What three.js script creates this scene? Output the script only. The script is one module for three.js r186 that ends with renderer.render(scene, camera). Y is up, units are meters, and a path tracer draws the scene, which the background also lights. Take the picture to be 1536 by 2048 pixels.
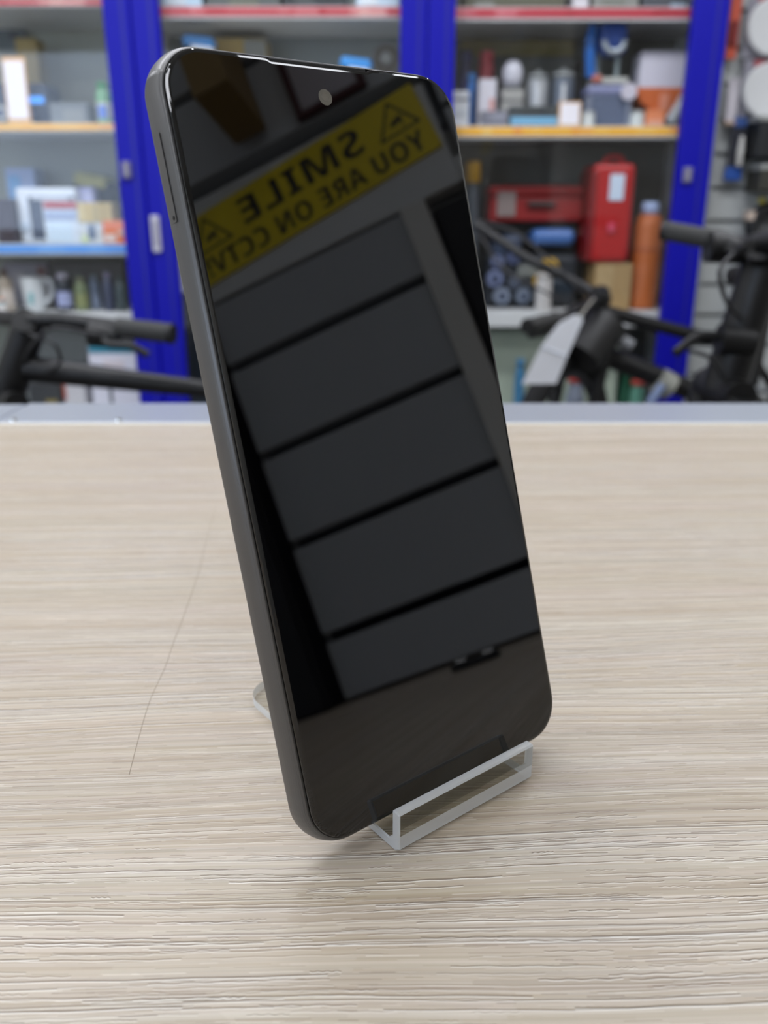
import * as THREE from 'three';
import { RoundedBoxGeometry } from 'three/addons/geometries/RoundedBoxGeometry.js';
import { mergeGeometries, toCreasedNormals } from 'three/addons/utils/BufferGeometryUtils.js';
import { RectAreaLightUniformsLib } from 'three/addons/lights/RectAreaLightUniformsLib.js';

// ---------------------------------------------------------------- camera, daylight, lamps, exposure
RectAreaLightUniformsLib.init();
const scene = new THREE.Scene();
const renderer = new THREE.WebGLRenderer({ antialias: true });
renderer.toneMapping = THREE.LinearToneMapping;
renderer.toneMappingExposure = 1.1;
renderer.shadowMap.enabled = true;
const FOCAL = 1696.6, PITCH = THREE.MathUtils.degToRad(19.44);
const COUNTER_Y = 0.95, CY = COUNTER_Y + 0.1325;
const camera = new THREE.PerspectiveCamera(2 * Math.atan(1024 / FOCAL) * 180 / Math.PI, 0.75, 0.02, 30);
camera.position.set(0, CY, 0);
camera.rotation.x = -PITCH;
camera.focus = 0.19;
camera.userData.fStop = 14;
scene.add(camera);
scene.background = new THREE.Color().setRGB(2.6, 3.2, 4.2);        // overcast daylight outside the shop window
const LAMP = 7, CEILING = 2.7;
const LAMPS = [[-2.2, -1.75], [-0.7, -1.75], [0.8, -1.75], [-2.3, -0.35], [-0.95, -0.45], [1.35, -0.6], [-1.6, 1.0], [0.2, 1.05]];

// ---------------------------------------------------------------- helpers
let seed = 7;
const rnd = (a = 0, b = 1) => { seed = (seed * 1664525 + 1013904223) >>> 0; return a + (b - a) * seed / 4294967296; };
const counts = {};
const numbered = (n) => { const k = counts[n] = (counts[n] ?? -1) + 1; return k ? `${n}_${String(k).padStart(3, '0')}` : n; };
const mats = new Map();
function M(color, rough = 0.55, metal = 0, extra) {
  const key = [color, rough, metal, JSON.stringify(extra ?? 0)].join();
  if (!mats.has(key)) mats.set(key, new THREE.MeshPhysicalMaterial({ color, roughness: rough, metalness: metal, ...extra }));
  return mats.get(key);
}
function shade(o) { o.castShadow = o.receiveShadow = true; return o; }
function part(parent, name, geo, mat, [x, y, z] = [0, 0, 0], [rx, ry, rz] = [0, 0, 0], label) {
  const m = shade(new THREE.Mesh(geo, mat));
  m.name = name; m.position.set(x, y, z); m.rotation.set(rx, ry, rz);
  if (label) m.userData.label = label;
  parent.add(m);
  return m;
}
function thing(name, label, category, [x, y, z] = [0, 0, 0], turn = 0, group) {
  const o = new THREE.Group();
  o.name = numbered(name); o.position.set(x, y, z); o.rotation.y = turn;
  o.userData = { label, category };
  if (group) o.userData.group = group;
  scene.add(o);
  return o;
}
function struct(name, geo, mat, pos) {
  const m = part(scene, name, geo, mat, pos);
  m.userData = { kind: 'structure' };
  return m;
}
const rbox = (w, h, d, r = 0.004) => new RoundedBoxGeometry(w, h, d, 2, Math.min(r, w * 0.45, h * 0.45, d * 0.45));
const cyl = (r0, r1, h, n = 28) => new THREE.CylinderGeometry(r0, r1, h, n);
const lathe = (pts, n = 28) => new THREE.LatheGeometry(pts.map(([r, y]) => new THREE.Vector2(r, y)), n);
const tube = (pts, r, n = 24, k = 10) => {
  const v = pts.map((p) => p.isVector3 ? p : new THREE.Vector3(...p));
  const c = v.length === 2 ? new THREE.LineCurve3(v[0], v[1]) : new THREE.CatmullRomCurve3(v, false, 'catmullrom', 0.4);
  const g = new THREE.TubeGeometry(c, v.length === 2 ? 1 : n, r, k, false);
  const caps = [0, 1].map((t) => {
    const s = new THREE.CircleGeometry(r, k), q = new THREE.Quaternion().setFromUnitVectors(new THREE.Vector3(0, 0, 1), c.getTangent(t).multiplyScalar(t ? 1 : -1));
    return s.applyQuaternion(q).translate(...c.getPoint(t).toArray());
  });
  return mergeGeometries([g, ...caps]);
};
function taper(a, b, ra, rb, n = 20) {                              // a round bar from a to b with different end radii
  const d = b.clone().sub(a), g = new THREE.CylinderGeometry(rb, ra, d.length(), n);
  g.applyQuaternion(new THREE.Quaternion().setFromUnitVectors(new THREE.Vector3(0, 1, 0), d.clone().normalize()));
  return g.translate(...a.clone().add(b).multiplyScalar(0.5).toArray());
}
const SN = Math.sin(PITCH), CS = Math.cos(PITCH);
const axisDepth = (y, z) => -SN * (y - CY) - CS * z;
function at(px, py, z) {                                            // a measured point of the photograph at its distance z in the shop
  const u = (px - 768) / FOCAL, v = (1024 - py) / FOCAL, ry = v * CS - SN, rz = -v * SN - CS, t = z / rz;
  return new THREE.Vector3(u * t, CY + ry * t, z);
}
function spot(px0, px1, pyTop, baseY, z) {                          // standing thing: centre x, base, width and height in metres
  const top = at(768, pyTop, z).y, d = axisDepth((top + baseY) / 2, z);
  return { x: ((px0 + px1) / 2 - 768) / FOCAL * d, w: (px1 - px0) / FOCAL * d, h: top - baseY };
}
function canvasTexture(w, h, draw, srgb = true) {
  const c = document.createElement('canvas'); c.width = w; c.height = h;
  draw(c.getContext('2d'), w, h);
  const t = new THREE.CanvasTexture(c);
  if (srgb) t.colorSpace = THREE.SRGBColorSpace;
  t.magFilter = THREE.LinearFilter;
  return t;
}

// ---------------------------------------------------------------- the room
const wallPaint = M('#d6d4cd', 0.85);
const X0 = -3.5, X1 = 2.0, Z0 = -3.35, Z1 = 1.7, TH = 0.12;
const RW = X1 - X0, RD = Z1 - Z0, RX = (X0 + X1) / 2, RZ = (Z0 + Z1) / 2;
struct('floor', new THREE.BoxGeometry(RW + 2 * TH, TH, RD + 2 * TH), M('#6f6d69', 0.5), [RX, -TH / 2, RZ]);
struct('ceiling', new THREE.BoxGeometry(RW + 2 * TH, TH, RD + 2 * TH), M('#dddcd8', 0.9), [RX, CEILING + TH / 2, RZ]);
struct('wall_back', new THREE.BoxGeometry(RW + 2 * TH, CEILING, TH), wallPaint, [RX, CEILING / 2, Z0 - TH / 2]);
struct('wall_left', new THREE.BoxGeometry(TH, CEILING, RD), wallPaint, [X0 - TH / 2, CEILING / 2, RZ]);
struct('wall_right', new THREE.BoxGeometry(TH, CEILING, RD), wallPaint, [X1 + TH / 2, CEILING / 2, RZ]);
{ // wall behind the camera with the shop window
  const [wx0, wx1, wy0, wy1] = [-3.4, -1.5, 0.9, 2.3], s = new THREE.Shape();
  s.moveTo(X0 - TH, 0); s.lineTo(X1 + TH, 0); s.lineTo(X1 + TH, CEILING); s.lineTo(X0 - TH, CEILING); s.closePath();
  const h = new THREE.Path(); h.moveTo(wx0, wy0); h.lineTo(wx0, wy1); h.lineTo(wx1, wy1); h.lineTo(wx1, wy0); h.closePath();
  s.holes.push(h);
  struct('wall_front', new THREE.ExtrudeGeometry(s, { depth: TH, bevelEnabled: false }), wallPaint, [0, 0, Z1]);
  const w = new THREE.Group(); w.name = 'window_1'; w.userData = { kind: 'structure' }; w.position.set((wx0 + wx1) / 2, wy0, Z1 + 0.06); scene.add(w);
  const ww = wx1 - wx0, wh = wy1 - wy0, fm = M('#e6e6e2', 0.4);
  for (const sx of [-1, 1]) part(w, 'window_frame', rbox(0.05, wh, 0.06), fm, [sx * (ww / 2 - 0.025), wh / 2, 0]);
  for (const y of [0.025, wh - 0.025]) part(w, 'window_frame', rbox(ww - 0.1, 0.05, 0.06), fm, [0, y, 0]);
  part(w, 'pane', new THREE.PlaneGeometry(ww - 0.1, wh - 0.1), M('#ffffff', 0.02, 0, { transmission: 1, thickness: 0, ior: 1.5 }), [0, wh / 2, 0]);
}
LAMPS.forEach(([x, z], i) => {
  const where = ['over the far left of the shop', 'over the left cabinets', 'over the right cabinets', 'near the left wall', 'left of the counter', 'near the right wall', 'behind the camera on the left', 'behind the camera by the window wall'][i];
  const t = thing('ceiling_light', `white fluorescent ceiling panel ${where}`, 'light', [x, CEILING - 0.03, z], 0, 'ceiling light panels');
  const fm = M('#e8e8e6', 0.5);
  for (const s of [-1, 1]) { part(t, 'frame', rbox(1.2, 0.03, 0.02), fm, [0, 0.015, s * 0.15]); part(t, 'frame', rbox(0.02, 0.03, 0.28), fm, [s * 0.59, 0.015, 0]); }
  part(t, 'diffuser', new THREE.BoxGeometry(1.16, 0.012, 0.28), new THREE.MeshStandardMaterial({ color: '#f2f2f2', emissive: '#f4f8ff', emissiveIntensity: 3, roughness: 0.6 }), [0, 0.016, 0]);
  const l = new THREE.RectAreaLight('#f6f8ff', i < 3 ? LAMP * 2.4 : LAMP, 1.14, 0.27);
  l.position.set(0, 0.004, 0); l.rotation.x = -Math.PI / 2; t.add(l);
});

// ---------------------------------------------------------------- sales counter
const BACK_WOOD = -0.5486, BACK_TRIM = -0.613, END_X = 0.495;
const GRAIN = 0.045;
const grainUV = (x, z) => [(x * Math.cos(GRAIN) - z * Math.sin(GRAIN)) / 0.4 + 0.5, (x * Math.sin(GRAIN) + z * Math.cos(GRAIN)) / 0.24 + 2.37];
function strokes(ctx, w, h, mode) {                                 // limed oak laminate: long wavy pores along the grain
  seed = 4711;
  const S = [2048 / 1463, 2048 / 1177];
  ctx.fillStyle = mode ? '#808080' : '#b6a792'; ctx.fillRect(0, 0, w, h);
  ctx.save(); ctx.scale(...S); w /= S[0]; h /= S[1];
  const flow = (x, y) => 9 * Math.sin(x * 0.0021 + y * 0.004) + 5 * Math.sin(x * 0.0057 - y * 0.011 + 1.3) + 1.6 * Math.sin(x * 0.017 + y * 0.023);
  const stroke = (n, len, wid, cols, al) => {
    for (let i = 0; i < n; i++) {
      const x0 = rnd(-400, w), y0 = rnd(-20, h + 20), L = rnd(...len), c = cols[Math.floor(rnd(0, cols.length))];
      ctx.strokeStyle = c; ctx.globalAlpha = rnd(...al); ctx.lineWidth = rnd(...wid); ctx.lineCap = 'round';
      ctx.beginPath();
      const st = Math.max(12, L / 14);
      for (let x = x0; x <= x0 + L; x += st) { const y = y0 + flow(x, y0); x === x0 ? ctx.moveTo(x, y) : ctx.lineTo(x, y); }
      ctx.stroke();
    }
  };
  if (!mode) {
    stroke(200, [500, 1900], [14, 60], ['#c9bdac', '#b0a08a', '#c4bbae', '#a99a86', '#d3cabb'], [0.08, 0.24]);
    stroke(2200, [120, 900], [1.2, 6], ['#d8cfc2', '#948370', '#a9987f', '#cdc3b3', '#b0a89e'], [0.08, 0.32]);
    stroke(15000, [5, 60], [0.35, 1.3], ['#eee8de', '#78685a', '#968671', '#cfc5b5'], [0.18, 0.6]);
  }
  seed = 99;
  for (let i = 0; i < 4200; i++) {                                   // pores: a dark groove with a limed edge beside it
    const x0 = rnd(-200, w), y0 = rnd(0, h), zone = 0.5 + 0.5 * Math.sin(y0 * 0.013 + 1.8 * Math.sin(x0 * 0.0019)), long = rnd() < 0.12;
    const L = long ? rnd(160, 460) : rnd(14, 130), g = long ? rnd(0.9, 2.0) : rnd(0.45, 1.4), a = rnd(0.25, 0.95) * (0.35 + 0.65 * zone), st = L / 12;
    for (const [dy, col, k] of mode ? [[0, '#101010', 1]] : [[1.35, '#f2eee6', 0.95], [0, '#5c4c3c', 0.8]]) {
      ctx.strokeStyle = col; ctx.globalAlpha = a * k; ctx.lineWidth = dy ? g * 1.1 : g; ctx.beginPath();
      for (let k2 = 0; k2 <= 12; k2++) { const x = x0 + k2 * st, y = y0 + dy + flow(x, y0) + 0.6 * Math.sin(k2 * 1.7 + i); k2 ? ctx.lineTo(x, y) : ctx.moveTo(x, y); }
      ctx.stroke();
    }
  }
  ctx.restore();
  ctx.globalAlpha = 1;
}
const woodMap = canvasTexture(2048, 2048, (c, w, h) => strokes(c, w, h, 0));
const woodBump = canvasTexture(2048, 2048, (c, w, h) => strokes(c, w, h, 1), false);
for (const t of [woodMap, woodBump]) { t.wrapS = t.wrapT = THREE.MirroredRepeatWrapping; }
const wood = new THREE.MeshPhysicalMaterial({ map: woodMap, bumpMap: woodBump, bumpScale: 0.00018, roughness: 0.42, color: '#ffffff' });
function woodUV(geo) {                                               // metres -> texture, grain turned a little from the counter's edge
  const p = geo.attributes.position, uv = geo.attributes.uv;
  for (let i = 0; i < p.count; i++) uv.setXY(i, ...grainUV(p.getX(i), p.getZ(i) + p.getY(i) * 0.7));
  return geo;
}
{
  const t = thing('counter_worktop', 'limed oak laminate worktop with metal back strip carrying the phone', 'worktop', [0, COUNTER_Y, 0]);
  const x0 = -1.5, d = 0.36 - BACK_WOOD;
  const g = new RoundedBoxGeometry(END_X - x0, 0.036, d, 2, 0.0015); g.translate((x0 + END_X) / 2, -0.018, (0.36 + BACK_WOOD) / 2);
  part(t, 'board', woodUV(g), wood);
  const scratch = [[432, 1010], [410, 1090], [395, 1150], [368, 1230], [345, 1290], [330, 1335], [300, 1400], [276, 1480], [258, 1550]].map(([px, py]) => { const v = (1024 - py) / FOCAL, k = (COUNTER_Y - CY) / (v * CS - SN); return [(px - 768) / FOCAL * k, 0, (-v * SN - CS) * k]; });
  part(t, 'scratch', tube(scratch, 0.00009, 40, 6), M('#a09381', 0.6), [0, 0.00002, 0], [0, 0, 0], 'fine long scratch left of the phone');
  const al = new THREE.MeshPhysicalMaterial({ color: '#b2b8c2', metalness: 0.5, roughness: 0.36, bumpScale: 0.0004, bumpMap: canvasTexture(512, 64, (c, w, h) => { c.fillStyle = '#808080'; c.fillRect(0, 0, w, h); seed = 5; for (let i = 0; i < 500; i++) { c.globalAlpha = rnd(0.05, 0.3); c.fillStyle = rnd() < 0.5 ? '#404040' : '#c0c0c0'; c.fillRect(rnd(0, w), rnd(0, h), rnd(2, 30), rnd(1, 4)); } }, false) });
  const depth = BACK_WOOD - BACK_TRIM;
  part(t, 'edge_banding', rbox(END_X - x0, 0.0372, 0.003, 0.0006), M('#e9e2d2', 0.4), [(x0 + END_X) / 2, -0.018, BACK_WOOD - 0.0016], [0, 0, 0], 'pale edge banding between wood and metal');
  const joint = at(20, 830, -0.58).x;
  for (const [a, b, dz] of [[x0, joint - 0.0005, 0.004], [joint + 0.0005, END_X, 0]])
    part(t, 'metal_strip', rbox(b - a, 0.038, depth - 0.0036 - dz, 0.0012), al, [(a + b) / 2, -0.018, (BACK_WOOD + BACK_TRIM) / 2 - 0.0018 + dz / 2], [0, 0, 0], 'brushed aluminium strip along the back edge');
  for (const px of [28, 238]) part(t, 'screw', cyl(0.0022, 0.0026, 0.0015, 14), M('#f2f2f2', 0.2, 1), [at(px, 845, BACK_WOOD - 0.008).x, 0.0017, BACK_WOOD - 0.008]);
  const b = thing('sales_counter', 'white panelled base under the wooden worktop', 'counter', [0, 0, 0]);
  const pm = M('#b9b6b0', 0.6), bw = END_X - x0 - 0.06, bx = (x0 + END_X) / 2;
  part(b, 'front_panel', rbox(bw, COUNTER_Y - 0.04, 0.02), pm, [bx, (COUNTER_Y - 0.04) / 2, BACK_TRIM + 0.03]);
  part(b, 'shelf', rbox(bw, 0.02, 0.6), pm, [bx, 0.45, -0.25]);
  for (const x of [x0 + 0.05, END_X - 0.05]) part(b, 'side_panel', rbox(0.02, COUNTER_Y - 0.04, 0.6), pm, [x, (COUNTER_Y - 0.04) / 2, -0.25]);
}

// ---------------------------------------------------------------- the phone
const PW = 0.0780, PH = 0.1645, PT = 0.0082, YAW = THREE.MathUtils.degToRad(37.916), TILT = THREE.MathUtils.degToRad(17.133);
const PHONE = new THREE.Vector3(0.01606, CY - 0.12666, -0.1664);
const outline = (inset, r, n = 12, notch = 0) => {                   // rounded rectangle, origin at the bottom middle
  const a = PW / 2 - inset, b0 = inset - 0.0012, b1 = PH + 0.0017 - inset, R = Math.max(r - inset, 0.001), pts = [];
  const corner = (cx, cy, a0) => { for (let i = 0; i <= n; i++) { const t = a0 + i / n * Math.PI / 2; pts.push([cx + R * Math.cos(t), cy + R * Math.sin(t)]); } };
  corner(a - R, b1 - R, 0);
  for (let i = 0; i <= 8; i++) {                                     // top edge with the shallow earpiece notch
    const u = [0.0153, 0.0138, 0.0131, 0.0125, 0, -0.0125, -0.0131, -0.0138, -0.0153][i], k = [0, 0.05, 0.5, 0.95, 1, 0.95, 0.5, 0.05, 0][i];
    pts.push([u, b1 - notch * k]);
  }
  corner(-a + R, b1 - R, Math.PI / 2); corner(-a + R, b0 + R, Math.PI); corner(a - R, b0 + R, 1.5 * Math.PI);
  return pts;
};
function loft(profile, r, capStart, capEnd, crease = 0.6, notch = 0) {
  const rings = profile.map(([i, z]) => outline(i, r, 12, notch).map(([x, y]) => [x, y, z])), n = rings[0].length, pos = [], idx = [];
  for (const ring of rings) for (const p of ring) pos.push(...p);
  for (let k = 0; k + 1 < rings.length; k++) for (let i = 0; i < n; i++) {
    const a = k * n + i, b = k * n + (i + 1) % n, c = a + n, d = b + n;
    idx.push(a, b, d, a, d, c);
  }
  const g = new THREE.BufferGeometry();
  g.setAttribute('position', new THREE.Float32BufferAttribute(pos, 3));
  g.setIndex(idx);
  const list = [toCreasedNormals(g, crease)];
  const cap = (k, sign) => {                                         // flat end face with its own straight normals
    const v = [], nn = [], z = profile[k][1];
    for (let i = 0; i < n; i++) {
      const p = rings[k][i], q = rings[k][(i + 1) % n];
      v.push(0, PH / 2, z, ...(sign > 0 ? p : q), ...(sign > 0 ? q : p));
      nn.push(0, 0, sign, 0, 0, sign, 0, 0, sign);
    }
    const c = new THREE.BufferGeometry();
    c.setAttribute('position', new THREE.Float32BufferAttribute(v, 3)); c.setAttribute('normal', new THREE.Float32BufferAttribute(nn, 3));
    list.push(c);
  };
  if (capStart) cap(0, -1);
  if (capEnd) cap(rings.length - 1, 1);
  return list.length > 1 ? mergeGeometries(list) : list[0];
}
const mm = (l) => l.map(([a, b]) => [a / 1000, b / 1000]);
{
  const t = thing('mobile_phone', 'black touchscreen phone with grey frame leaning on a clear stand', 'phone', PHONE.toArray());
  t.rotation.set(-TILT, YAW, 0, 'YXZ');
  const T = PT * 1000, R = 0.0106;
  const frame = new THREE.MeshPhysicalMaterial({ color: '#5c5b5a', metalness: 0.55, roughness: 0.36 });
  const fr = part(t, 'frame', loft(mm([[0.9, -T + 0.3], [0.45, -T + 0.7], [0.15, -T + 1.3], [0, -T + 2.1], [0, -5.0], [0.05, -4.3], [0.17, -3.6], [0.36, -2.9], [0.62, -2.25], [0.92, -1.75], [1.05, -1.62], [1.05, -1.5], [1.22, -1.3], [1.4, -1.2], [1.42, -1.9]]), R, false, false, 0.7), frame, [0, 0, 0], [0, 0, 0], 'grey metal frame');
  part(t, 'back_cover', loft(mm([[3.2, -T], [2.0, -T + 0.03], [1.3, -T + 0.12], [0.92, -T + 0.32], [1.1, -T + 0.9]]), R, true, false, 0.7), M('#3a3b3d', 0.35));
  part(t, 'screen_gasket', loft(mm([[1.42, -1.8], [1.42, -1.0], [1.48, -0.86], [1.62, -0.82], [1.7, -0.95], [1.7, -1.6]]), R, false, false, 0.7), M('#1b1b1b', 0.45), [0, 0, 0], [0, 0, 0], 'thin black plastic rim');
  const glass = new THREE.MeshPhysicalMaterial({ color: '#020203', roughness: 0.015, metalness: 0, ior: 1.6, specularIntensity: 1 });
  part(t, 'screen', loft(mm([[1.72, -1.7], [1.72, -0.6], [1.79, -0.37], [1.96, -0.17], [2.25, -0.05], [2.65, 0]]), R, true, true, 0.55, 0.0006), glass, [0, 0, 0], [0, 0, 0], 'black glossy switched-off screen');
  part(t, 'earpiece', rbox(0.025, 0.0009, 0.0008, 0.0003), M('#0a0a0a', 0.7), [0, PH - 0.0004, -0.0009]);
  const cam = part(t, 'front_camera', cyl(0.00172, 0.00172, 0.00006, 40), M('#6d6a63', 0.32, 0.2), [-0.0004, 0.1571, 0.00004], [Math.PI / 2, 0, 0], 'small grey selfie camera dot');
  part(cam, 'lens', cyl(0.0009, 0.0009, 0.00004, 32), M('#7a7770', 0.2, 0.3), [0, 0.00004, 0]);
  // sim tray and its pin hole on the left side of the frame
  const tray = part(fr, 'sim_tray', rbox(0.00006, 0.0172, 0.0026, 0.00002), frame, [-PW / 2, 0.1405, -0.0047]);
  part(tray, 'pin_hole', cyl(0.00042, 0.00042, 0.0002, 16), M('#0c0c0c', 0.8), [-0.00001, -0.0077, 0.0004], [0, 0, Math.PI / 2]);
}

// ---------------------------------------------------------------- clear acrylic stand
{
  const t = thing('phone_stand', 'clear acrylic stand with a front lip holding the phone', 'stand', [PHONE.x, COUNTER_Y, PHONE.z], YAW);
  const acrylic = new THREE.MeshPhysicalMaterial({ color: '#f1f1ee', transmission: 1, thickness: 0, ior: 1.49, roughness: 0.03, specularIntensity: 0.5 });
  const frosted = new THREE.MeshPhysicalMaterial({ color: '#e9ecee', transmission: 0.5, thickness: 0, ior: 1.49, roughness: 0.5 });
  const split = (geo, edge) => {                                     // polished faces and saw-cut edges of one sheet
    const p = geo.attributes.position, out = [[], []], A = new THREE.Vector3(), B = new THREE.Vector3(), C = new THREE.Vector3();
    for (let i = 0; i < p.count; i += 3) {
      A.fromBufferAttribute(p, i); B.fromBufferAttribute(p, i + 1); C.fromBufferAttribute(p, i + 2);
      const m = A.clone().add(B).add(C).divideScalar(3), nrm = B.clone().sub(A).cross(C.clone().sub(A)).normalize();
      out[edge(m, nrm) ? 1 : 0].push(...A.toArray(), ...B.toArray(), ...C.toArray());
    }
    return out.map((v) => { const q = new THREE.BufferGeometry(); q.setAttribute('position', new THREE.Float32BufferAttribute(v, 3)); q.computeVertexNormals(); return q; });
  };
  const sheet = (name, geo, edge, pos, rot, label) => { const [f, c] = split(geo, edge), o = part(t, name, f, acrylic, pos, rot, label); part(o, 'cut_edge', c, frosted, [0, 0, 0], [0, 0, 0], 'pale frosted saw-cut edge'); };
  const W = 0.0415, X = 0.0008;
  const slab = (shape, depth) => new THREE.ExtrudeGeometry(shape, { depth, bevelEnabled: true, bevelThickness: 0.0003, bevelSize: 0.0003, bevelOffset: -0.0003, bevelSegments: 1, curveSegments: 8 });
  const s = new THREE.Shape();                                       // side view: z towards the viewer, y up, one bent sheet
  [[3.6, 0.2], [5.2, 1.4], [5.2, 4.8], [5.2, 10.2], [4.8, 10.6], [3.1, 10.6], [2.7, 10.2], [2.7, 3.8], [1.5, 2.6], [-24, 2.6], [-24, 0.2]].forEach(([z, y], i) => s[i ? 'lineTo' : 'moveTo'](z / 1000, y / 1000));
  const g = slab(s, W); g.rotateY(-Math.PI / 2); g.translate(W / 2 + X, 0, 0);
  sheet('lip_and_base', g, (m, k) => Math.abs(k.x) > 0.6 || m.y > 0.01 || (m.z > 0.0034 && m.y < 0.0042 && k.z > 0.1), [0, 0, 0], [0, 0, 0], 'bent clear sheet with upright lip');
  const e = new THREE.Shape(), a = 0.0165;                           // narrower, rounded rear end of the base
  e.moveTo(-a, 0); e.lineTo(a, 0); e.lineTo(a, 0.04); e.absarc(a - 0.009, 0.04, 0.009, 0, Math.PI / 2); e.absarc(-a + 0.009, 0.04, 0.009, Math.PI / 2, Math.PI); e.closePath();
  const eg = slab(e, 0.0024); eg.rotateX(-Math.PI / 2); eg.translate(X, 0.0002, -0.0241);
  sheet('rear_foot', eg, (m, k) => Math.abs(k.y) < 0.6 && m.z < -0.0245);
  const b = slab(new THREE.Shape([[-0.012, 0], [0.012, 0], [0.012, 0.062], [-0.012, 0.062]].map((q) => new THREE.Vector2(...q))), 0.0026);
  sheet('backrest', b, (m, k) => Math.abs(k.z) < 0.6, [X, 0.0028, -0.0152], [-TILT, 0, 0]);
}

// ---------------------------------------------------------------- side counter and drawer unit at the right, mirrored in the screen
const PHI = THREE.MathUtils.degToRad(86.5), DW = 0.62;
const wallPoint = (s, y, d = DW) => [Math.sin(PHI) * d + Math.cos(PHI) * s, CY + y, Math.cos(PHI) * d - Math.sin(PHI) * s];
const TURN = PHI + Math.PI;                                          // local +z faces the phone, local x runs along -s
const onWall = (name, label, cat, s, y, d = DW) => thing(name, label, cat, wallPoint(s, y, d), PHI - Math.PI);
// a thing on this wall: local +z points back to the phone (-m), local +x points along -s
{
  const t = thing('side_counter', 'short wooden side counter under the white drawer unit', 'counter', [0, 0, 0]);
  const g = new RoundedBoxGeometry(0.68, 0.034, 1.3, 2, 0.0015); g.translate(END_X + 0.011 + 0.34, COUNTER_Y - 0.017, -0.02);
  part(t, 'worktop', woodUV(g), wood);
  part(t, 'cupboard', rbox(0.62, COUNTER_Y - 0.04, 1.24), M('#8f8c86', 0.6), [END_X + 0.36, (COUNTER_Y - 0.04) / 2, -0.02]);
  const h = thing('counter_catch', 'black catch with two chrome buttons on the counter joint', 'catch', [END_X + 0.004, COUNTER_Y + 0.0005, -0.062]);
  part(h, 'plate', rbox(0.014, 0.005, 0.042, 0.002), M('#15171c', 0.4), [0, 0.003, 0]);
  for (const z of [0.012, -0.012]) part(h, 'button', lathe([[0, 0.003], [0.004, 0.003], [0.0055, 0.001], [0.0055, 0], [0, 0]], 20), M('#f4f4f4', 0.12, 0.9), [0, 0.006, z], [0, 0, 0], 'chrome button');
}
{
  const white = M('#b4b8bb', 0.5), side = M('#d9d8d2', 0.5);
  const base = -0.1325, t = onWall('drawer_unit', 'white five-drawer unit below the yellow sign', 'drawers', 0.046, base, DW);
  const W = 0.228, H = 0.306 - base;
  part(t, 'back_panel', rbox(W, H, 0.012, 0.001), white, [0, H / 2, -0.266]);
  part(t, 'side_panel', rbox(0.008, H, 0.24, 0.001), white, [W / 2 + 0.0045, H / 2, -0.15]);
  part(t, 'side_panel', rbox(0.027, H, 0.30, 0.002), side, [-W / 2 - 0.0135, H / 2, -0.14]);
  const ys = [base, -0.0665, 0.0335, 0.1315, 0.2325, 0.3055];
  for (let k = 0; k < 5; k++) {
    const lo = ys[k] - base + (k ? 0.0055 : 0.004), hi = ys[k + 1] - base - (k < 4 ? 0.0045 : 0.001);
    const d = part(t, 'drawer', rbox(W - 0.001, hi - lo, 0.24, 0.001), white, [0, (hi + lo) / 2, -0.119]);
    part(d, 'panel', rbox(0.125, hi - lo - 0.002, 0.0012, 0.0003), white, [0.0305, 0, 0.12]);
  }
  const headerWhite = M('#dcdedd', 0.5), b = onWall('sign_board', 'white header board carrying the yellow camera sign', 'board', 0.044, 0.3075, DW);
  part(b, 'board', rbox(0.368, 0.114, 0.03, 0.002), headerWhite, [0, 0.057, -0.012]);
  part(b, 'ledge', rbox(0.2, 0.026, 0.03, 0.002), headerWhite, [-0.2845, 0.013, -0.012]);
  const sign = canvasTexture(1424, 380, (c, w, h) => {
    c.fillStyle = '#f2d800'; c.fillRect(0, 0, w, h);
    c.fillStyle = '#0a0a0a'; c.textAlign = 'center'; c.textBaseline = 'alphabetic';
    const fit = (txt, size, x, y, width) => { c.font = `bold ${size}px sans-serif`; c.save(); c.translate(x, y); c.scale(width / c.measureText(txt).width, 1); c.fillText(txt, 0, 0); c.restore(); };
    fit('SMILE', 205, w / 2, 190, 760); fit('YOU ARE ON CCTV!', 150, w / 2 + 6, 348, 1320);
    for (const x of [148, w - 148]) {
      c.lineWidth = 13; c.strokeStyle = '#0a0a0a'; c.lineJoin = 'round';
      c.beginPath(); c.moveTo(x, 30); c.lineTo(x + 108, 202); c.lineTo(x - 108, 202); c.closePath(); c.stroke();
      c.save(); c.translate(x, 142); c.rotate(0.35); c.fillRect(-38, -16, 62, 30); c.fillRect(26, -9, 12, 16); c.restore(); c.fillRect(x - 34, 150, 10, 30);
    }
  });
  const sg = onWall('warning_sign', 'yellow sign reading SMILE YOU ARE ON CCTV in black', 'sign', 0.078, 0.3365, DW - 0.0042);
  const plate = part(sg, 'plate', rbox(0.286, 0.077, 0.002, 0.0008), M('#f2d800', 0.4), [0, 0.0385, 0], [0, 0, -0.085]);
  part(plate, 'print', new THREE.PlaneGeometry(0.284, 0.0755), new THREE.MeshPhysicalMaterial({ map: sign, roughness: 0.4 }), [0, 0, 0.00115], [0, 0, 0], 'black lettering and camera triangles on yellow');
  // upper panels behind the header
  const up = thing('slatwall_section', 'grey slatted wall section above the yellow sign board', 'wall panel', wallPoint(0.1, 0.428), PHI - Math.PI);
  const slatGrey = M('#c4c8cb', 0.5);
  part(up, 'backing', rbox(0.66, 0.54, 0.02, 0.001), slatGrey, [0, 0.275, -0.115]);
  for (let k = 0; k < 5; k++) {
    part(up, 'slat', rbox(0.42, 0.09, 0.1, 0.001), slatGrey, [0.082, 0.06 + k * 0.1016, -0.052]);
    part(up, 'slat', rbox(0.19, 0.092, 0.1, 0.001), slatGrey, [-0.233, 0.013 + k * 0.1016, -0.052]);
  }
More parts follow.
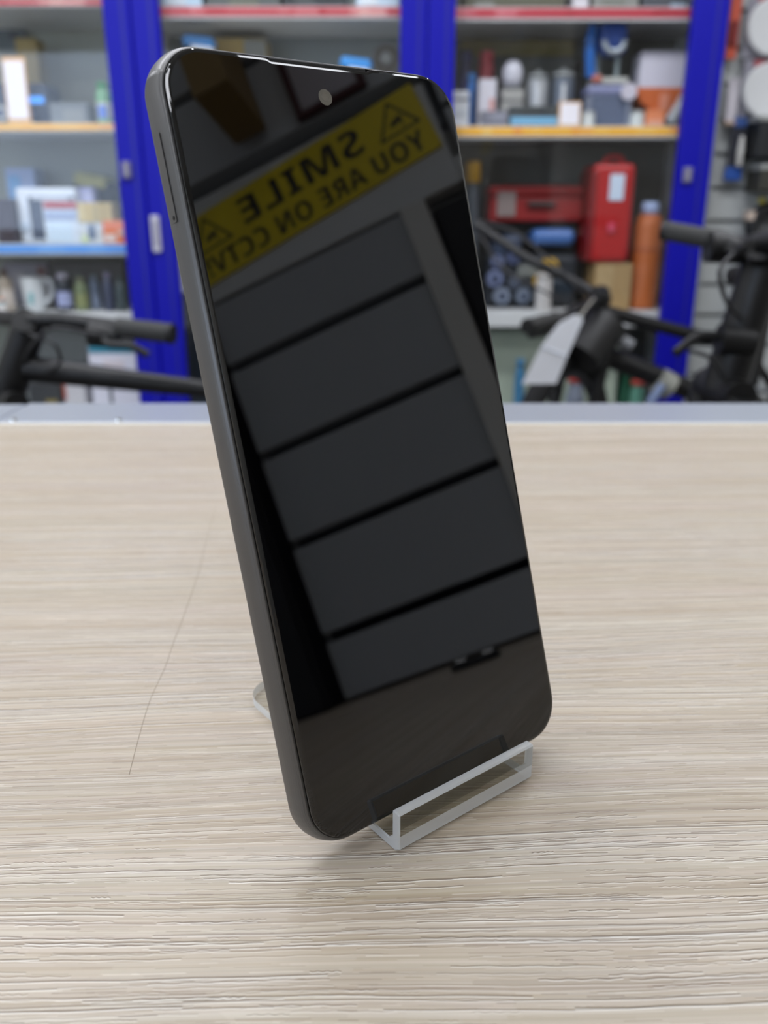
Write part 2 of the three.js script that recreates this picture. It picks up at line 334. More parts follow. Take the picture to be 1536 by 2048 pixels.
  part(up, 'slat', rbox(0.19, 0.042, 0.1, 0.001), slatGrey, [-0.233, -0.062, -0.052]);
  const card = onWall('framed_notice', 'grey notice in a dark red frame above the sign', 'notice', 0.137, 0.445, DW - 0.0035);
  part(card, 'card', rbox(0.064, 0.12, 0.003, 0.0005), M('#c6c0c6', 0.5), [0, 0.068, 0]);
  for (const sx of [-1, 1]) part(card, 'frame_bar', rbox(0.008, 0.136, 0.006, 0.001), M('#4a1512', 0.5), [sx * 0.036, 0.068, 0.001]);
  for (const y of [0.004, 0.132]) part(card, 'frame_bar', rbox(0.064, 0.008, 0.006, 0.001), M('#4a1512', 0.5), [0, y, 0.001]);
  const box = onWall('wall_box', 'narrow brown cardboard box fixed above the sign board', 'box', 0.044, 0.456, DW - 0.1);
  part(box, 'body', rbox(0.038, 0.15, 0.096, 0.001), M('#9a8050', 0.75), [0, 0.075, -0.048]);
  part(box, 'bottom_flap', rbox(0.036, 0.0015, 0.094, 0.0004), M('#9a8050', 0.75), [0, -0.0002, -0.048]);
  const red = onWall('red_tag', 'small dark red tag on the slatted panel', 'tag', 0.27, 0.425, DW - 0.0045);
  part(red, 'card', rbox(0.02, 0.024, 0.003, 0.0008), M('#5a1018', 0.5), [0, 0.012, 0]); part(red, 'hook', tube([[0, 0.02, -0.004], [0, 0.026, 0.004]], 0.001), M('#888888', 0.3, 1));
  // dark cupboards on both sides
  const black = M('#060607', 0.55);
  for (const [s0, s1, y1, d, lab] of [[0.1885, 0.46, 0.300, DW + 0.004, 'black cupboard between drawer unit and shop floor'], [-0.4, -0.0775, 0.30, DW - 0.03, 'black cupboard between drawer unit and back wall']]) {
    const q = onWall('black_cupboard', lab, 'cupboard', (s0 + s1) / 2, base, d), w = s1 - s0, h = y1 - base;
    part(q, 'body', rbox(w, h, 0.3, 0.002), black, [0, h / 2, -0.16]);
    part(q, 'door', rbox(w - 0.006, h - 0.006, 0.008, 0.001), black, [0, h / 2, -0.006]);
    part(q, 'handle', rbox(0.008, 0.06, 0.006, 0.002), M('#1a1a1c', 0.4), [w / 2 - 0.05 * (s0 > 0 ? -1 : 1) - (s0 > 0 ? w : 0) + 0.0, h * 0.55, 0.0]);
  }
  struct('wall_side', new THREE.BoxGeometry(0.06, 2.05 - COUNTER_Y, 1.1), wallPaint, [0.98, COUNTER_Y + (2.05 - COUNTER_Y) / 2, 0.03]);
}

// ---------------------------------------------------------------- blue glazed display cabinets
const ZD = -2.8, ZF = -2.845, ZB = -3.2;                             // doors, shelf fronts, back panels
const blue = M('#0505a0', 0.5, 0, { specularIntensity: 0.5 }), shelfWhite = M('#d5d8d8', 0.5);
const paneMat = new THREE.MeshPhysicalMaterial({ color: '#ffffff', transmission: 1, thickness: 0, roughness: 0.02, ior: 1.5 });
const xd = (px, py = 400) => at(px, py, ZD).x;
const shelfY = {};
function cabinet(name, label, pxL, pxR, frames, backColor, shelves) {
  const xl = xd(pxL), xr = xd(pxR), cx = (xl + xr) / 2, w = xr - xl, H = 2.15;
  const t = thing(name, label, 'cabinet', [cx, 0, ZB - 0.02], 0, 'blue display cabinets');
  const lz = (z) => z - (ZB - 0.02);
  part(t, 'back_panel', rbox(w, H - 0.1, 0.016, 0.002), M(backColor, 0.6), [0, H / 2, 0.008]);
  part(t, 'plinth', rbox(w, 0.1, 0.36), M('#2a2a30', 0.6), [0, 0.05, 0.2]);
  part(t, 'top_panel', rbox(w, 0.03, 0.4), blue, [0, H, 0.2]);
  for (const sx of [-1, 1]) part(t, 'side_panel', rbox(0.016, H - 0.12, 0.34, 0.002), shelfWhite, [sx * (w / 2 - 0.009), H / 2, 0.19]);
  for (const [side, fw] of frames) {
    const x = side * (w / 2 - fw / 2);
    const f = part(t, 'door_frame', rbox(fw - 0.002, H - 0.02, 0.036, 0.006), blue, [x, H / 2, lz(ZD)], [0, 0, 0], 'deep blue upright');
    part(f, 'groove', rbox(0.008, H - 0.08, 0.004, 0.001), M('#0c0f8e', 0.4), [fw * 0.18, 0, 0.0175]);
  }
  const il = frames.find((f) => f[0] < 0)?.[1] ?? 0, ir = frames.find((f) => f[0] > 0)?.[1] ?? 0;
  part(t, 'door_pane', new THREE.PlaneGeometry(w - il - ir, H - 0.14), paneMat, [(il - ir) / 2, H / 2, lz(ZD)]);
  for (const [key, pyTop, pyBot, stripColor] of shelves) {
    const y1 = at(768, pyTop, ZF).y, y0 = at(768, pyBot, ZF).y, th = y1 - y0;
    shelfY[key] = y1;
    const sh = part(t, 'shelf', rbox(w - 0.04, Math.min(0.022, th), ZF - ZB - 0.02, 0.002), shelfWhite, [0, y1 - Math.min(0.022, th) / 2, lz((ZF + ZB) / 2)]);
    const lip = part(t, 'shelf_lip', rbox(w - 0.04, th, 0.01, 0.002), shelfWhite, [0, (y0 + y1) / 2, lz(ZF) - 0.004]);
    if (stripColor) part(lip, 'price_strip', rbox(w - 0.06, th * 0.72, 0.003, 0.001), stripColor, [0, th * 0.06, 0.006], [0, 0, 0], 'coloured price strip');
  }
  return t;
}
const strip = (base, spots, s0) => new THREE.MeshPhysicalMaterial({ roughness: 0.5, map: canvasTexture(512, 32, (c, w, h) => { seed = s0; c.fillStyle = base; c.fillRect(0, 0, w, h); for (let i = 0; i < 9; i++) { c.globalAlpha = rnd(0.3, 0.75); c.fillStyle = spots[i % spots.length]; c.fillRect(rnd(0, w), rnd(0, 8), rnd(12, 60), rnd(14, 30)); } }) });
const redStrip = strip('#c4545c', ['#e3a4a4', '#b02430', '#e8b8b0'], 3), redStrip2 = strip('#b93a48', ['#d98a92', '#a01c2c'], 8), yellowStrip = strip('#f0b53c', ['#f4cf7c', '#e88a3c', '#f7dc9a'], 12), blueStrip = strip('#5aa0f0', ['#86bcf6', '#6fb4f8'], 17);
const postL = [205, 318], postM = [800, 912];
const seam = (p) => (p[0] + p[1]) / 2;
const YP = 0;
const fwL = (xd(318, 0) - xd(205, 0)) / 2, fwM = (xd(912, 0) - xd(800, 0)) / 2, fwR = xd(1459, 0) - xd(1386, 0);
const pxAt = (x) => 768 + x / axisDepth(at(768, 400, ZD).y, ZD) * FOCAL; // world x -> column on the row y = 400
const L1 = pxAt(xd(261.5, 0)), M1 = pxAt(xd(856, 0)), R1 = pxAt(xd(1459, 0));
cabinet('display_cabinet', 'blue framed glass cabinet at the left with price cards and boxes', L1 - 700, L1, [[-1, fwL], [1, fwL]], '#a5a99c', [['L0', -2, 14, redStrip], ['L1', 246, 264, yellowStrip], ['L2', 488, 511, blueStrip], ['L3', 626, 648, null], ['L4', 836, 860, null]]);
cabinet('display_cabinet', 'blue framed glass cabinet mostly hidden behind the phone', L1, M1, [[-1, fwL], [1, fwM]], '#8b9494', [['M0', 12, 38, redStrip], ['M1', 250, 272, yellowStrip], ['M2', 560, 585, null], ['M3', 836, 860, null]]);
cabinet('display_cabinet', 'blue framed glass cabinet holding red toolboxes right of the phone', M1, R1, [[-1, fwM], [1, fwR]], '#72746f', [['R0', 14, 42, redStrip2], ['R1', 252, 277, yellowStrip], ['R2', 624, 654, null], ['R3', 832, 858, null]]);
for (const [px, py, len, lab] of [[253, 340, 0.05, 'small dull catch on the left blue upright'], [312, 468, 0.11, 'long pale handle on the left blue upright'], [1375, 350, 0.045, 'small grey catch on the right blue upright']]) {
  const p = at(px, py, ZD + 0.024), t = thing('door_handle', lab, 'handle', [p.x, p.y - len / 2, p.z]);
  part(t, 'plate', rbox(0.028, len, 0.012, 0.006), M(len > 0.1 ? '#b9b7c4' : '#6d6a86', 0.4), [0, len / 2, 0]);
  part(t, 'finger_recess', rbox(0.012, len * 0.7, 0.004, 0.002), M('#8c8a98', 0.4), [0, len / 2, 0.0055]);
}

// ---------------------------------------------------------------- goods
function carton(name, label, cat, px0, px1, pyTop, base, z, depth, color, panels = [], o = {}) {
  const s = spot(px0, px1, pyTop, base, z), t = thing(name, label, cat, [s.x, base + 0.0008, z - depth / 2], o.turn ?? 0, o.group);
  part(t, 'body', rbox(s.w, s.h, depth, o.r ?? 0.004), M(color, o.rough ?? 0.5), [0, s.h / 2, 0]);
  for (const [x0, x1, y0, y1, col, nm] of panels)                    // printed or fitted fronts, as fractions of the face
    part(t, nm ?? 'printed_panel', rbox(s.w * (x1 - x0), s.h * (y1 - y0), 0.004, 0.0015), M(col, 0.45), [s.w * ((x0 + x1) / 2 - 0.5), s.h * (y0 + y1) / 2, depth / 2 + 0.001]);
  if (!o.plain) part(t, 'lid_seam', rbox(s.w * 0.96, 0.002, depth * 0.2, 0.0008), M(o.seam ?? '#8e8a80', 0.6), [0, s.h, 0]);
  return t;
}
function bottle(name, label, cat, px0, px1, pyTop, base, z, color, cap, o = {}) {
  const s = spot(px0, px1, pyTop, base, z), r = s.w / 2, h = s.h, nk = o.neck ?? 0.4, sh = o.shoulder ?? 0.72, t = thing(name, label, cat, [s.x, base + 0.0008, z - r], 0, o.group);
  part(t, 'body', lathe([[0, 0], [r * 0.94, 0], [r, r * 0.1], [r, h * sh], [r * 0.9, h * (sh + 0.05)], [r * nk, h * (sh + 0.13)], [r * nk, h * 0.93], [0, h * 0.93]]), M(color, o.rough ?? 0.35));
  part(t, 'cap', lathe([[0, h * 0.86], [r * nk * 1.2, h * 0.86], [r * nk * 1.2, h * 0.985], [r * nk, h], [0, h]]), M(cap, 0.4));
  if (o.wrap) part(t, 'label_wrap', cyl(r * 1.012, r * 1.012, h * sh * 0.55, 28), M(o.wrap, 0.5), [0, h * sh * 0.45, 0]);
  return t;
}
function priceCard(label, px0, px1, pyTop, base, z, lean = 0) {
  const s = spot(px0, px1, pyTop, base, z), t = thing('price_card', label, 'price card', [s.x, base + 0.0008, z], 0);
  part(t, 'card', rbox(s.w, s.h, 0.004, 0.001), M('#d9a868', 0.5), [0, s.h / 2, 0], [-0.05, 0, 0], 'orange bordered card');
  part(t, 'paper', rbox(s.w * 0.86, s.h * 0.88, 0.002, 0.0006), M('#f0eef4', 0.6), [0, s.h / 2, 0.0034], [-0.05, 0, 0], 'white paper face');
  part(t, 'foot', rbox(s.w * 0.8, 0.006, 0.04, 0.002), M('#c8c8c8', 0.3), [0, 0.004, -0.022]);
  return t;
}
const zi = -2.89;
{ // left cabinet, upper shelf
  const b = shelfY.L1;
  const p = at(20, 100, ZB + 0.03), sg = thing('wall_plaque', 'dark grey plaque high on the back of the left cabinet', 'plaque', [p.x, p.y, p.z]);
  part(sg, 'plate', rbox(0.12, 0.075, 0.008), M('#5b6468', 0.5), [0, 0.037, 0]); part(sg, 'screen', rbox(0.035, 0.03, 0.004), M('#3a4148', 0.3), [0.02, 0.042, 0.005]);
  carton('carton', 'tall ochre carton standing behind the price card at far left', 'box', 40, 82, 76, b, -3.06, 0.08, '#a08a48', [[0.1, 0.9, 0.1, 0.5, '#8e7c44']]);
  priceCard('white price card with orange border in front of the ochre carton', 10, 56, 114, b + 0.001, -2.868);
  const rd = carton('radio', 'dark blue grey radio with glowing display on upper left shelf', 'radio', -22, 97, 166, b, -2.92, 0.13, '#3c4658', [], { plain: true, r: 0.015 });
  const rs = spot(-22, 97, 166, b, -2.92);
  part(rd, 'display', rbox(rs.w * 0.42, rs.h * 0.17, 0.006, 0.003), new THREE.MeshStandardMaterial({ color: '#123a80', emissive: '#4aa0ff', emissiveIntensity: 1.1, roughness: 0.3 }), [rs.w * 0.22, rs.h * 0.6, 0.064], [0, 0, 0], 'glowing blue display');
  for (const [fx, r, c] of [[-0.3, 0.022, '#b4b4b0'], [-0.06, 0.02, '#8f96c8'], [0.16, 0.013, '#6c78a8']]) { const k = part(rd, 'dial', cyl(r, r * 1.08, 0.018), M(c, 0.35, 0.3), [rs.w * fx, rs.h * 0.28, 0.07], [Math.PI / 2, 0, 0]); part(k, 'dial_cap', cyl(r * 0.6, r * 0.6, 0.004), M('#4d5670', 0.3), [0, 0.01, 0]); }
  carton('carton', 'low grey box between the radio and the green bottle', 'box', 99, 176, 206, b, zi, 0.16, '#747b80', [[0.35, 0.9, 0.1, 0.7, '#868a8a']]);
  const g = bottle('bottle', 'green and white bottle with green cap by the left upright', 'bottle', 189, 219, 164, b, zi, '#7db487', '#2f9a4a', { wrap: '#cfd4cc', neck: 0.62 });
  part(g, 'blue_badge', rbox(0.026, 0.036, 0.004), M('#5b82d8', 0.4), [0, 0.035, 0.0255], [0, 0, 0], 'blue badge');
}
{ // left cabinet, middle shelf
  const b = shelfY.L2;
  carton('carton', 'lilac and blue carton standing behind the white oven', 'box', 18, 76, 336, b, -3.08, 0.09, '#9fb4e0', [[0.1, 0.5, 0.5, 0.9, '#6fb0e8'], [0.6, 0.95, 0.1, 0.6, '#d7a8c0']]);
  carton('carton', 'dark plum box left of the white oven front', 'box', -10, 27, 398, b, -2.90, 0.1, '#3a3440', [[0.3, 0.9, 0.1, 0.4, '#2c1c26']]);
  const o = carton('mini_oven', 'white framed mini oven with dark door on middle left shelf', 'oven', 36, 156, 376, b, -2.945, 0.1, '#dfe8f2', [[0.2, 0.97, 0.06, 0.84, '#465266', 'door']], { plain: true, r: 0.008 });
  const os = spot(36, 156, 376, b, -2.945); part(o, 'door_handle', rbox(os.w * 0.6, 0.008, 0.01, 0.003), M('#c9ced6', 0.3, 0.5), [os.w * 0.08, os.h * 0.8, 0.057]); part(o, 'knob', cyl(0.011, 0.012, 0.014), M('#b4c4d4', 0.3), [-os.w * 0.4, os.h * 0.3, 0.056], [Math.PI / 2, 0, 0]);
  carton('carton', 'white carton with a red stripe along its top edge', 'box', 88, 157, 402, b, -2.868, 0.06, '#d8e4f0', [[0.05, 1.0, 0.82, 0.98, '#b04a52'], [0.05, 0.95, 0.55, 0.76, '#a4b6d6'], [0.1, 0.8, 0.06, 0.5, '#cfe4f4']]);
  carton('carton', 'small white box with green trim under the beige carton', 'box', 160, 206, 447, b, -2.868, 0.09, '#d6dde0', [[0.35, 0.7, 0.2, 0.95, '#7486a0'], [0.05, 0.35, 0.05, 0.4, '#cfe0b8']]);
  const b2 = b + spot(160, 206, 447, b, -2.868).h + 0.002;
  carton('carton', 'beige ribbed carton stacked on the small white box', 'box', 155, 224, 406, b2, -2.872, 0.085, '#c9b47a', [[0.05, 0.2, 0.05, 0.95, '#d8c896'], [0.45, 0.6, 0.05, 0.95, '#b8a878'], [0.72, 0.8, 0.05, 0.95, '#b09a62']]);
  carton('carton', 'lilac box stacked at the back behind the beige carton', 'box', 160, 192, 374, b, -2.985, 0.05, '#b4b8e4', [[0.1, 0.9, 0.7, 0.95, '#c4c8ee']]);
  carton('carton', 'small orange and white box by the left upright', 'box', 206, 249, 442, b, -2.868, 0.08, '#e8783a', [[0.05, 0.6, 0.06, 0.42, '#e6d4cc'], [0.7, 0.95, 0.3, 0.6, '#e4c0b0']]);
  const s = spot(146, 236, 345, b, -3.09), t = thing('tool_pouch', 'pale yellow and black tool pouch at the back of the middle shelf', 'tool pouch', [s.x, b + 0.0008, -3.125]);
  part(t, 'black_case', rbox(s.w, s.h * 0.86, 0.09, 0.02), M('#20262c', 0.6), [0, s.h * 0.43, 0]);
  part(t, 'yellow_flap', rbox(s.w * 0.72, s.h * 0.2, 0.1, 0.012), M('#b9b56a', 0.6), [-s.w * 0.04, s.h * 0.88, 0], [0, 0, -0.16]);
}
{ // left cabinet, third shelf
  const b = shelfY.L3;
  const s = spot(34, 84, 556, b, zi), r = s.w / 2, t = thing('water_jug', 'white plastic jug with handle on lower left shelf', 'jug', [s.x, b + 0.0008, zi - r]);
  part(t, 'body', lathe([[0, 0], [r * 0.66, 0], [r * 0.72, 0.006], [r, s.h * 0.96], [r * 0.96, s.h], [0, s.h * 0.99]]), M('#d4d9da', 0.35));
  part(t, 'handle', tube([[r * 0.9, s.h * 0.92, 0], [r * 1.45, s.h * 0.86, 0], [r * 1.4, s.h * 0.45, 0], [r * 0.75, s.h * 0.18, 0]], 0.008), M('#c4c9cb', 0.35));
  part(t, 'level_window', rbox(0.016, s.h * 0.55, 0.006, 0.003), M('#7fb0b4', 0.2), [r * 0.05, s.h * 0.48, r * 0.84], [-0.24, 0, 0]);
  bottle('bottle', 'dark bottle with grey cap behind the white jug', 'bottle', 98, 116, 556, b, -2.98, '#252b36', '#8a8690', { group: 'dim bottles on the lower left shelf' });
  bottle('bottle', 'black bottle with pale lilac wrap right of the white jug', 'bottle', 108, 138, 548, b, zi, '#1d2632', '#c4c0d0', { wrap: '#9aa2c8', neck: 0.6 });
  bottle('bottle', 'olive green bottle in the row beside the lilac wrapped bottle', 'bottle', 146, 172, 556, b, zi, '#6d7a5a', '#9aa07e', { wrap: '#828a5c' });
  bottle('bottle', 'slate blue bottle next to the olive bottle', 'bottle', 174, 198, 552, b, -2.93, '#6f7d92', '#8390a0', { wrap: '#7a879e' });
  bottle('bottle', 'dark navy bottle with lilac cap on the lower left shelf', 'bottle', 203, 225, 546, b, zi, '#3c445c', '#86809a', { neck: 0.55 });
  bottle('bottle', 'dark teal bottle standing closest to the left upright', 'bottle', 228, 250, 556, b, zi, '#3b4a4e', '#4d5c5e');
  bottle('bottle', 'cream bottle with brown cap at the far left edge', 'bottle', -8, 20, 540, b, zi, '#a49888', '#5a4038', { wrap: '#c8beb4' });
  carton('carton', 'grey patterned box at the back of the lower left shelf', 'box', 8, 100, 525, b, -3.1, 0.08, '#8d8a92', [[0.2, 0.5, 0.4, 0.8, '#a39ca0'], [0.75, 0.95, 0.6, 0.9, '#6c403c']]);
  carton('carton', 'dark brown box at the back behind the bottle row', 'box', 104, 250, 522, b, -3.1, 0.08, '#4a4642', [[0.1, 0.4, 0.3, 0.8, '#565450']]);
}
{ // left cabinet, bottom shelf
  const b = shelfY.L4;
  carton('carton', 'white carton with teal lid on the bottom left shelf', 'box', 182, 276, 692, b, zi, 0.2, '#dcdce8', [[0.02, 0.98, 0.9, 0.99, '#1f7f98'], [0.3, 0.75, 0.6, 0.8, '#d8cfd4'], [0.36, 0.44, 0.05, 0.5, '#70747c']]);
  carton('carton', 'narrow pale carton with red side beside the teal lidded carton', 'box', 128, 171, 752, b, zi, 0.14, '#c9c8cc', [[0.0, 0.12, 0.4, 0.95, '#b4543c']]);
  carton('carton', 'grey flat carton leaning at the back of the bottom left shelf', 'box', 40, 186, 660, b, -3.08, 0.06, '#7c807e', [[0.1, 0.9, 0.15, 0.85, '#828684']]);
  carton('carton', 'black low box with ochre mark on the bottom left shelf', 'box', 60, 124, 770, b, zi, 0.12, '#2a2c2e', [[0.5, 0.85, 0.1, 0.5, '#8a7a38']]);
  carton('carton', 'white and orange carton at the extreme left edge', 'box', -20, 10, 596, shelfY.L3, -2.87, 0.02, '#d8d4d0', [[0.6, 0.98, 0.82, 0.97, '#e0823c'], [0.5, 0.98, 0.6, 0.72, '#5aa0b0']]);
}
{ // middle cabinet
  const b = shelfY.M1;
  const lamp = (px, py, lab) => {
    const p = at(px, py, -2.92), h = p.y - b, t = thing('work_lamp', lab, 'lamp', [p.x, b + 0.0008, -2.94]);
    part(t, 'base', rbox(0.1, 0.015, 0.08, 0.005), M('#2d3438', 0.5), [0, 0.008, 0]); part(t, 'post', cyl(0.01, 0.012, h - 0.03), M('#39424a', 0.4), [0, h / 2, 0]);
    part(t, 'head', rbox(0.1, 0.035, 0.06, 0.014), M('#3f9ae8', 0.25), [0, h, 0], [0, 0, -0.12], 'bright blue head'); part(t, 'diffuser', rbox(0.07, 0.014, 0.05, 0.005), M('#e6eef4', 0.3), [0.01, h - 0.02, 0.008], [0, 0, -0.12]);
  };
  lamp(396, 84, 'blue headed work lamp rising above the phone’s top left corner'.replace('’', "'")); lamp(712, 128, 'blue headed work lamp rising above the middle of the top edge');
  carton('carton', 'ochre yellow carton just above the phone top edge', 'box', 426, 535, 76, b, -3.05, 0.12, '#b59a52', [[0.6, 1, 0.1, 0.98, '#8f9188']]);
  const s = spot(744, 800, 84, b, -2.99), t = thing('coil_reel', 'grey brown reel left of the middle blue upright', 'reel', [s.x, b + 0.0008, -3.05]);
  part(t, 'stand', rbox(s.w * 0.5, s.h - s.w * 0.5, 0.05), M('#60625e', 0.5), [0, (s.h - s.w * 0.5) / 2, 0]); part(t, 'drum', new THREE.TorusGeometry(s.w * 0.36, s.w * 0.14, 12, 36), M('#6f6a64', 0.5), [0, s.h - s.w * 0.5, 0.03]); part(t, 'hub', cyl(s.w * 0.2, s.w * 0.2, 0.05), M('#9a9c98', 0.4), [0, s.h - s.w * 0.5, 0.03], [Math.PI / 2, 0, 0]);
  const m0 = shelfY.M0;
  carton('carton', 'pale blue carton on the top shelf over the phone corner', 'box', 322, 402, -60, m0, zi, 0.2, '#b9d2e2', [[0.1, 0.6, 0.1, 0.3, '#d4dfe6']]);
  carton('carton', 'dark grey carton on the top shelf above the phone middle', 'box', 412, 560, -50, m0, zi, 0.2, '#5a605e', [[0.3, 0.7, 0.02, 0.3, '#6c6f60']]);
  carton('carton', 'black carton on the top shelf left of the white bag', 'box', 566, 690, -70, m0, zi, 0.2, '#33383c', [[0.2, 0.5, 0.05, 0.3, '#4c5052']]);
  carton('carton', 'white box overhanging the red strip beside the middle upright', 'box', 712, 798, -80, m0, -2.87, 0.2, '#c9dcea', [[0.1, 0.5, 0.05, 0.4, '#dfe8ee']]);
  const l = shelfY.M2, q = shelfY.M3;
  bottle('bottle', 'pink and white bottle glimpsed between left upright and phone', 'bottle', 362, 396, 470, l, zi, '#d8b8bc', '#e4d8dc', { wrap: '#d08078' });
  carton('carton', 'black carton glimpsed between left upright and phone', 'box', 368, 440, 662, q, zi, 0.2, '#15202a', [[0.1, 0.6, 0.1, 0.3, '#24303a']]);
}
{ // right cabinet, top and upper shelves
  const r0 = shelfY.R0;
  carton('carton', 'olive box on the right top shelf near the middle upright', 'box', 930, 1130, -60, r0, zi, 0.2, '#5c5c4c', [[0.1, 0.3, 0, 0.2, '#8a8e88']]);
  carton('carton', 'small white box on the right top shelf', 'box', 1146, 1178, -20, r0, zi, 0.14, '#cfccd2', [[0.1, 0.9, 0.1, 0.3, '#dedce2']]);
  carton('carton', 'grey carton on the right top shelf next to the white box', 'box', 1188, 1280, -60, r0, zi, 0.2, '#8a8c86', [[0.2, 0.7, 0.05, 0.3, '#7b7e76']]);
  carton('carton', 'dark box with pale blue corner on the right top shelf', 'box', 1288, 1382, -70, r0, zi, 0.2, '#4c5056', [[0.6, 0.95, 0.02, 0.14, '#a6bccc']]);
  const b = shelfY.R1;
  const yp = at(1035, 112, ZB + 0.02), ys = thing('yellow_plaque', 'long mustard yellow plaque on the back of the right cabinet', 'plaque', [yp.x, yp.y, yp.z - 0.005]);
  part(ys, 'plate', rbox(0.38, 0.05, 0.008), M('#8a7e3c', 0.6), [0, 0.025, 0]); part(ys, 'band', rbox(0.36, 0.014, 0.004), M('#9a8c50', 0.6), [0, 0.036, 0.006]);
  bottle('bottle', 'navy blue bottle behind the white boxes near the middle upright', 'bottle', 916, 946, 100, b, -2.98, '#14184e', '#1a1e58', { neck: 0.7 });
  bottle('bottle', 'red capped bottle behind the stacked white boxes', 'bottle', 957, 988, 100, b, -3.0, '#b8434a', '#c4484e', { neck: 0.75, shoulder: 0.8 });
  carton('carton', 'wide white box with grey lines below the navy bottle', 'box', 902, 938, 182, b, -2.868, 0.09, '#d2d6da', [[0.15, 0.98, 0.72, 0.8, '#7c8088'], [0.1, 0.9, 0.3, 0.5, '#c4cbd0']]);
  carton('carton', 'white box with red mark left of the coffee jar', 'box', 957, 992, 158, b, -2.9, 0.07, '#d6d4dc', [[0.62, 0.9, 0.3, 0.6, '#d49a94'], [0.05, 0.55, 0.2, 0.3, '#a7abb0']]);
  bottle('bottle', 'slim bright blue bottle on top of the white boxes', 'bottle', 932, 952, 146, b, -2.975, '#3a82d4', '#4a92e0', { neck: 0.8 });
  { const s = spot(1004, 1048, 116, b, -2.93), t = thing('glass_jar', 'round white lidded jar in a wire rack on the right shelf', 'jar', [s.x, b + 0.0008, -2.96]), h = s.h, r = s.w / 2;
    part(t, 'rack', rbox(s.w, h * 0.58, 0.06, 0.004), M('#a8a8a4', 0.4), [0, h * 0.29, 0]);
    for (const fy of [0.2, 0.4, 0.58]) part(t, 'rack_bar', rbox(s.w * 1.06, 0.005, 0.066, 0.002), M('#55585a', 0.4), [0, h * fy, 0]);
    part(t, 'jar', lathe([[0, h * 0.58], [r * 0.7, h * 0.6], [r * 0.92, h * 0.72], [r * 0.92, h * 0.86], [r * 0.6, h * 0.96], [0, h]]), M('#cfd0da', 0.3)); }
  for (const [a, c, top, col, lab] of [[1056, 1100, 136, '#b4b8bc', 'pale grey canister left of its darker twin'], [1106, 1152, 132, '#6a7482', 'darker blue grey canister beside the pale one']]) {
    const s = spot(a, c, top, b, -2.93), r = s.w / 2, t = thing('canister', lab, 'canister', [s.x, b + 0.0008, -2.97]);
    part(t, 'body', lathe([[0, 0], [r, 0], [r, s.h * 0.8], [r * 0.9, s.h * 0.84], [0, s.h * 0.84]]), M(col, 0.3, 0.3)); part(t, 'lid', lathe([[0, s.h * 0.82], [r * 0.96, s.h * 0.82], [r * 0.9, s.h * 0.92], [r * 0.3, s.h * 0.94], [r * 0.24, s.h], [0, s.h]]), M('#8b9090', 0.35));
    part(t, 'stripe', rbox(0.012, s.h * 0.6, 0.004), M('#d4d8dc', 0.3), [-r * 0.1, s.h * 0.42, r * 0.985]);
  }
  { const t = carton('disc_player', 'flat dark player with pale blue lit front on right shelf', 'player', 1018, 1120, 212, b, -2.872, 0.05, '#3e4446', [], { plain: true, r: 0.006 }), s = spot(1018, 1120, 212, b, -2.872);
    part(t, 'front_bar', rbox(s.w * 0.94, s.h * 0.4, 0.006, 0.004), M('#7ab4d6', 0.25), [0, s.h * 0.26, 0.026], [0, 0, 0], 'pale blue front bar'); part(t, 'slot', rbox(s.w * 0.5, 0.006, 0.004), M('#1c2022', 0.4), [0, s.h * 0.75, 0.025]); }
  carton('carton', 'low grey lilac box left of the flat dark player', 'box', 962, 1016, 222, b, -2.872, 0.024, '#7a7c88', [[0.3, 0.95, 0.3, 0.8, '#8d8f9c']]);
  priceCard('white price card with orange border left of the blue pillar drill', 1117, 1161, 204, b, -2.862);
  bottle('bottle', 'black bottle left of the blue pillar drill', 'bottle', 1143, 1166, 118, b, -2.98, '#14161c', '#24201c', { neck: 0.6 });
  { const s = spot(1172, 1262, 48, b, -2.93), w = s.w, h = s.h, t = thing('pillar_drill', 'blue and grey pillar drill beside the orange cased toolbox', 'drill', [s.x, b + 0.0008, -2.96]);
    part(t, 'base', rbox(w * 0.92, h * 0.36, 0.12, 0.012), M('#56627a', 0.45), [0, h * 0.18, 0], [0, 0, 0], 'grey blue base box');
    part(t, 'hood', rbox(w * 1.0, h * 0.1, 0.13, 0.01), M('#8288ac', 0.4), [0, h * 0.36, 0]); for (const sx of [-1, 1]) part(t, 'leg', rbox(w * 0.1, h * 0.3, 0.13), M('#7c8496', 0.4), [sx * w * 0.44, h * 0.15, 0.004]);
    part(t, 'table', rbox(w * 0.78, h * 0.07, 0.1, 0.006), M('#b8bab4', 0.4), [0.004, h * 0.455, 0]); for (const sx of [-0.22, 0.22]) part(t, 'column', cyl(0.008, 0.008, h * 0.3), M('#9aa8a8', 0.3, 0.4), [sx * w, h * 0.63, 0]);
    part(t, 'motor_head', rbox(w * 0.62, h * 0.3, 0.1, 0.02), M('#1d4fa8', 0.4), [0.004, h * 0.86, 0], [0, 0, 0], 'blue motor head'); part(t, 'chrome_guard', new THREE.TorusGeometry(w * 0.22, w * 0.07, 10, 30, Math.PI), M('#a9b4bc', 0.3, 0.5), [0.004, h * 0.83, 0.055], [0, 0, Math.PI]);
    part(t, 'feed_arm', tube([[-w * 0.42, h * 0.98, 0.03], [-w * 0.48, h * 0.8, 0.04], [-w * 0.4, h * 0.5, 0.03]], 0.016), M('#1f66b8', 0.4), [0, 0, 0], [0, 0, 0], 'bright blue arm');
    part(t, 'red_switch', rbox(0.03, 0.022, 0.02, 0.006), M('#b4685c', 0.4), [-w * 0.3, h * 0.47, 0.055]); part(t, 'pulley', cyl(0.024, 0.024, 0.02), M('#c9c6d2', 0.35), [w * 0.4, h * 0.34, 0.07], [Math.PI / 2, 0, 0]); }
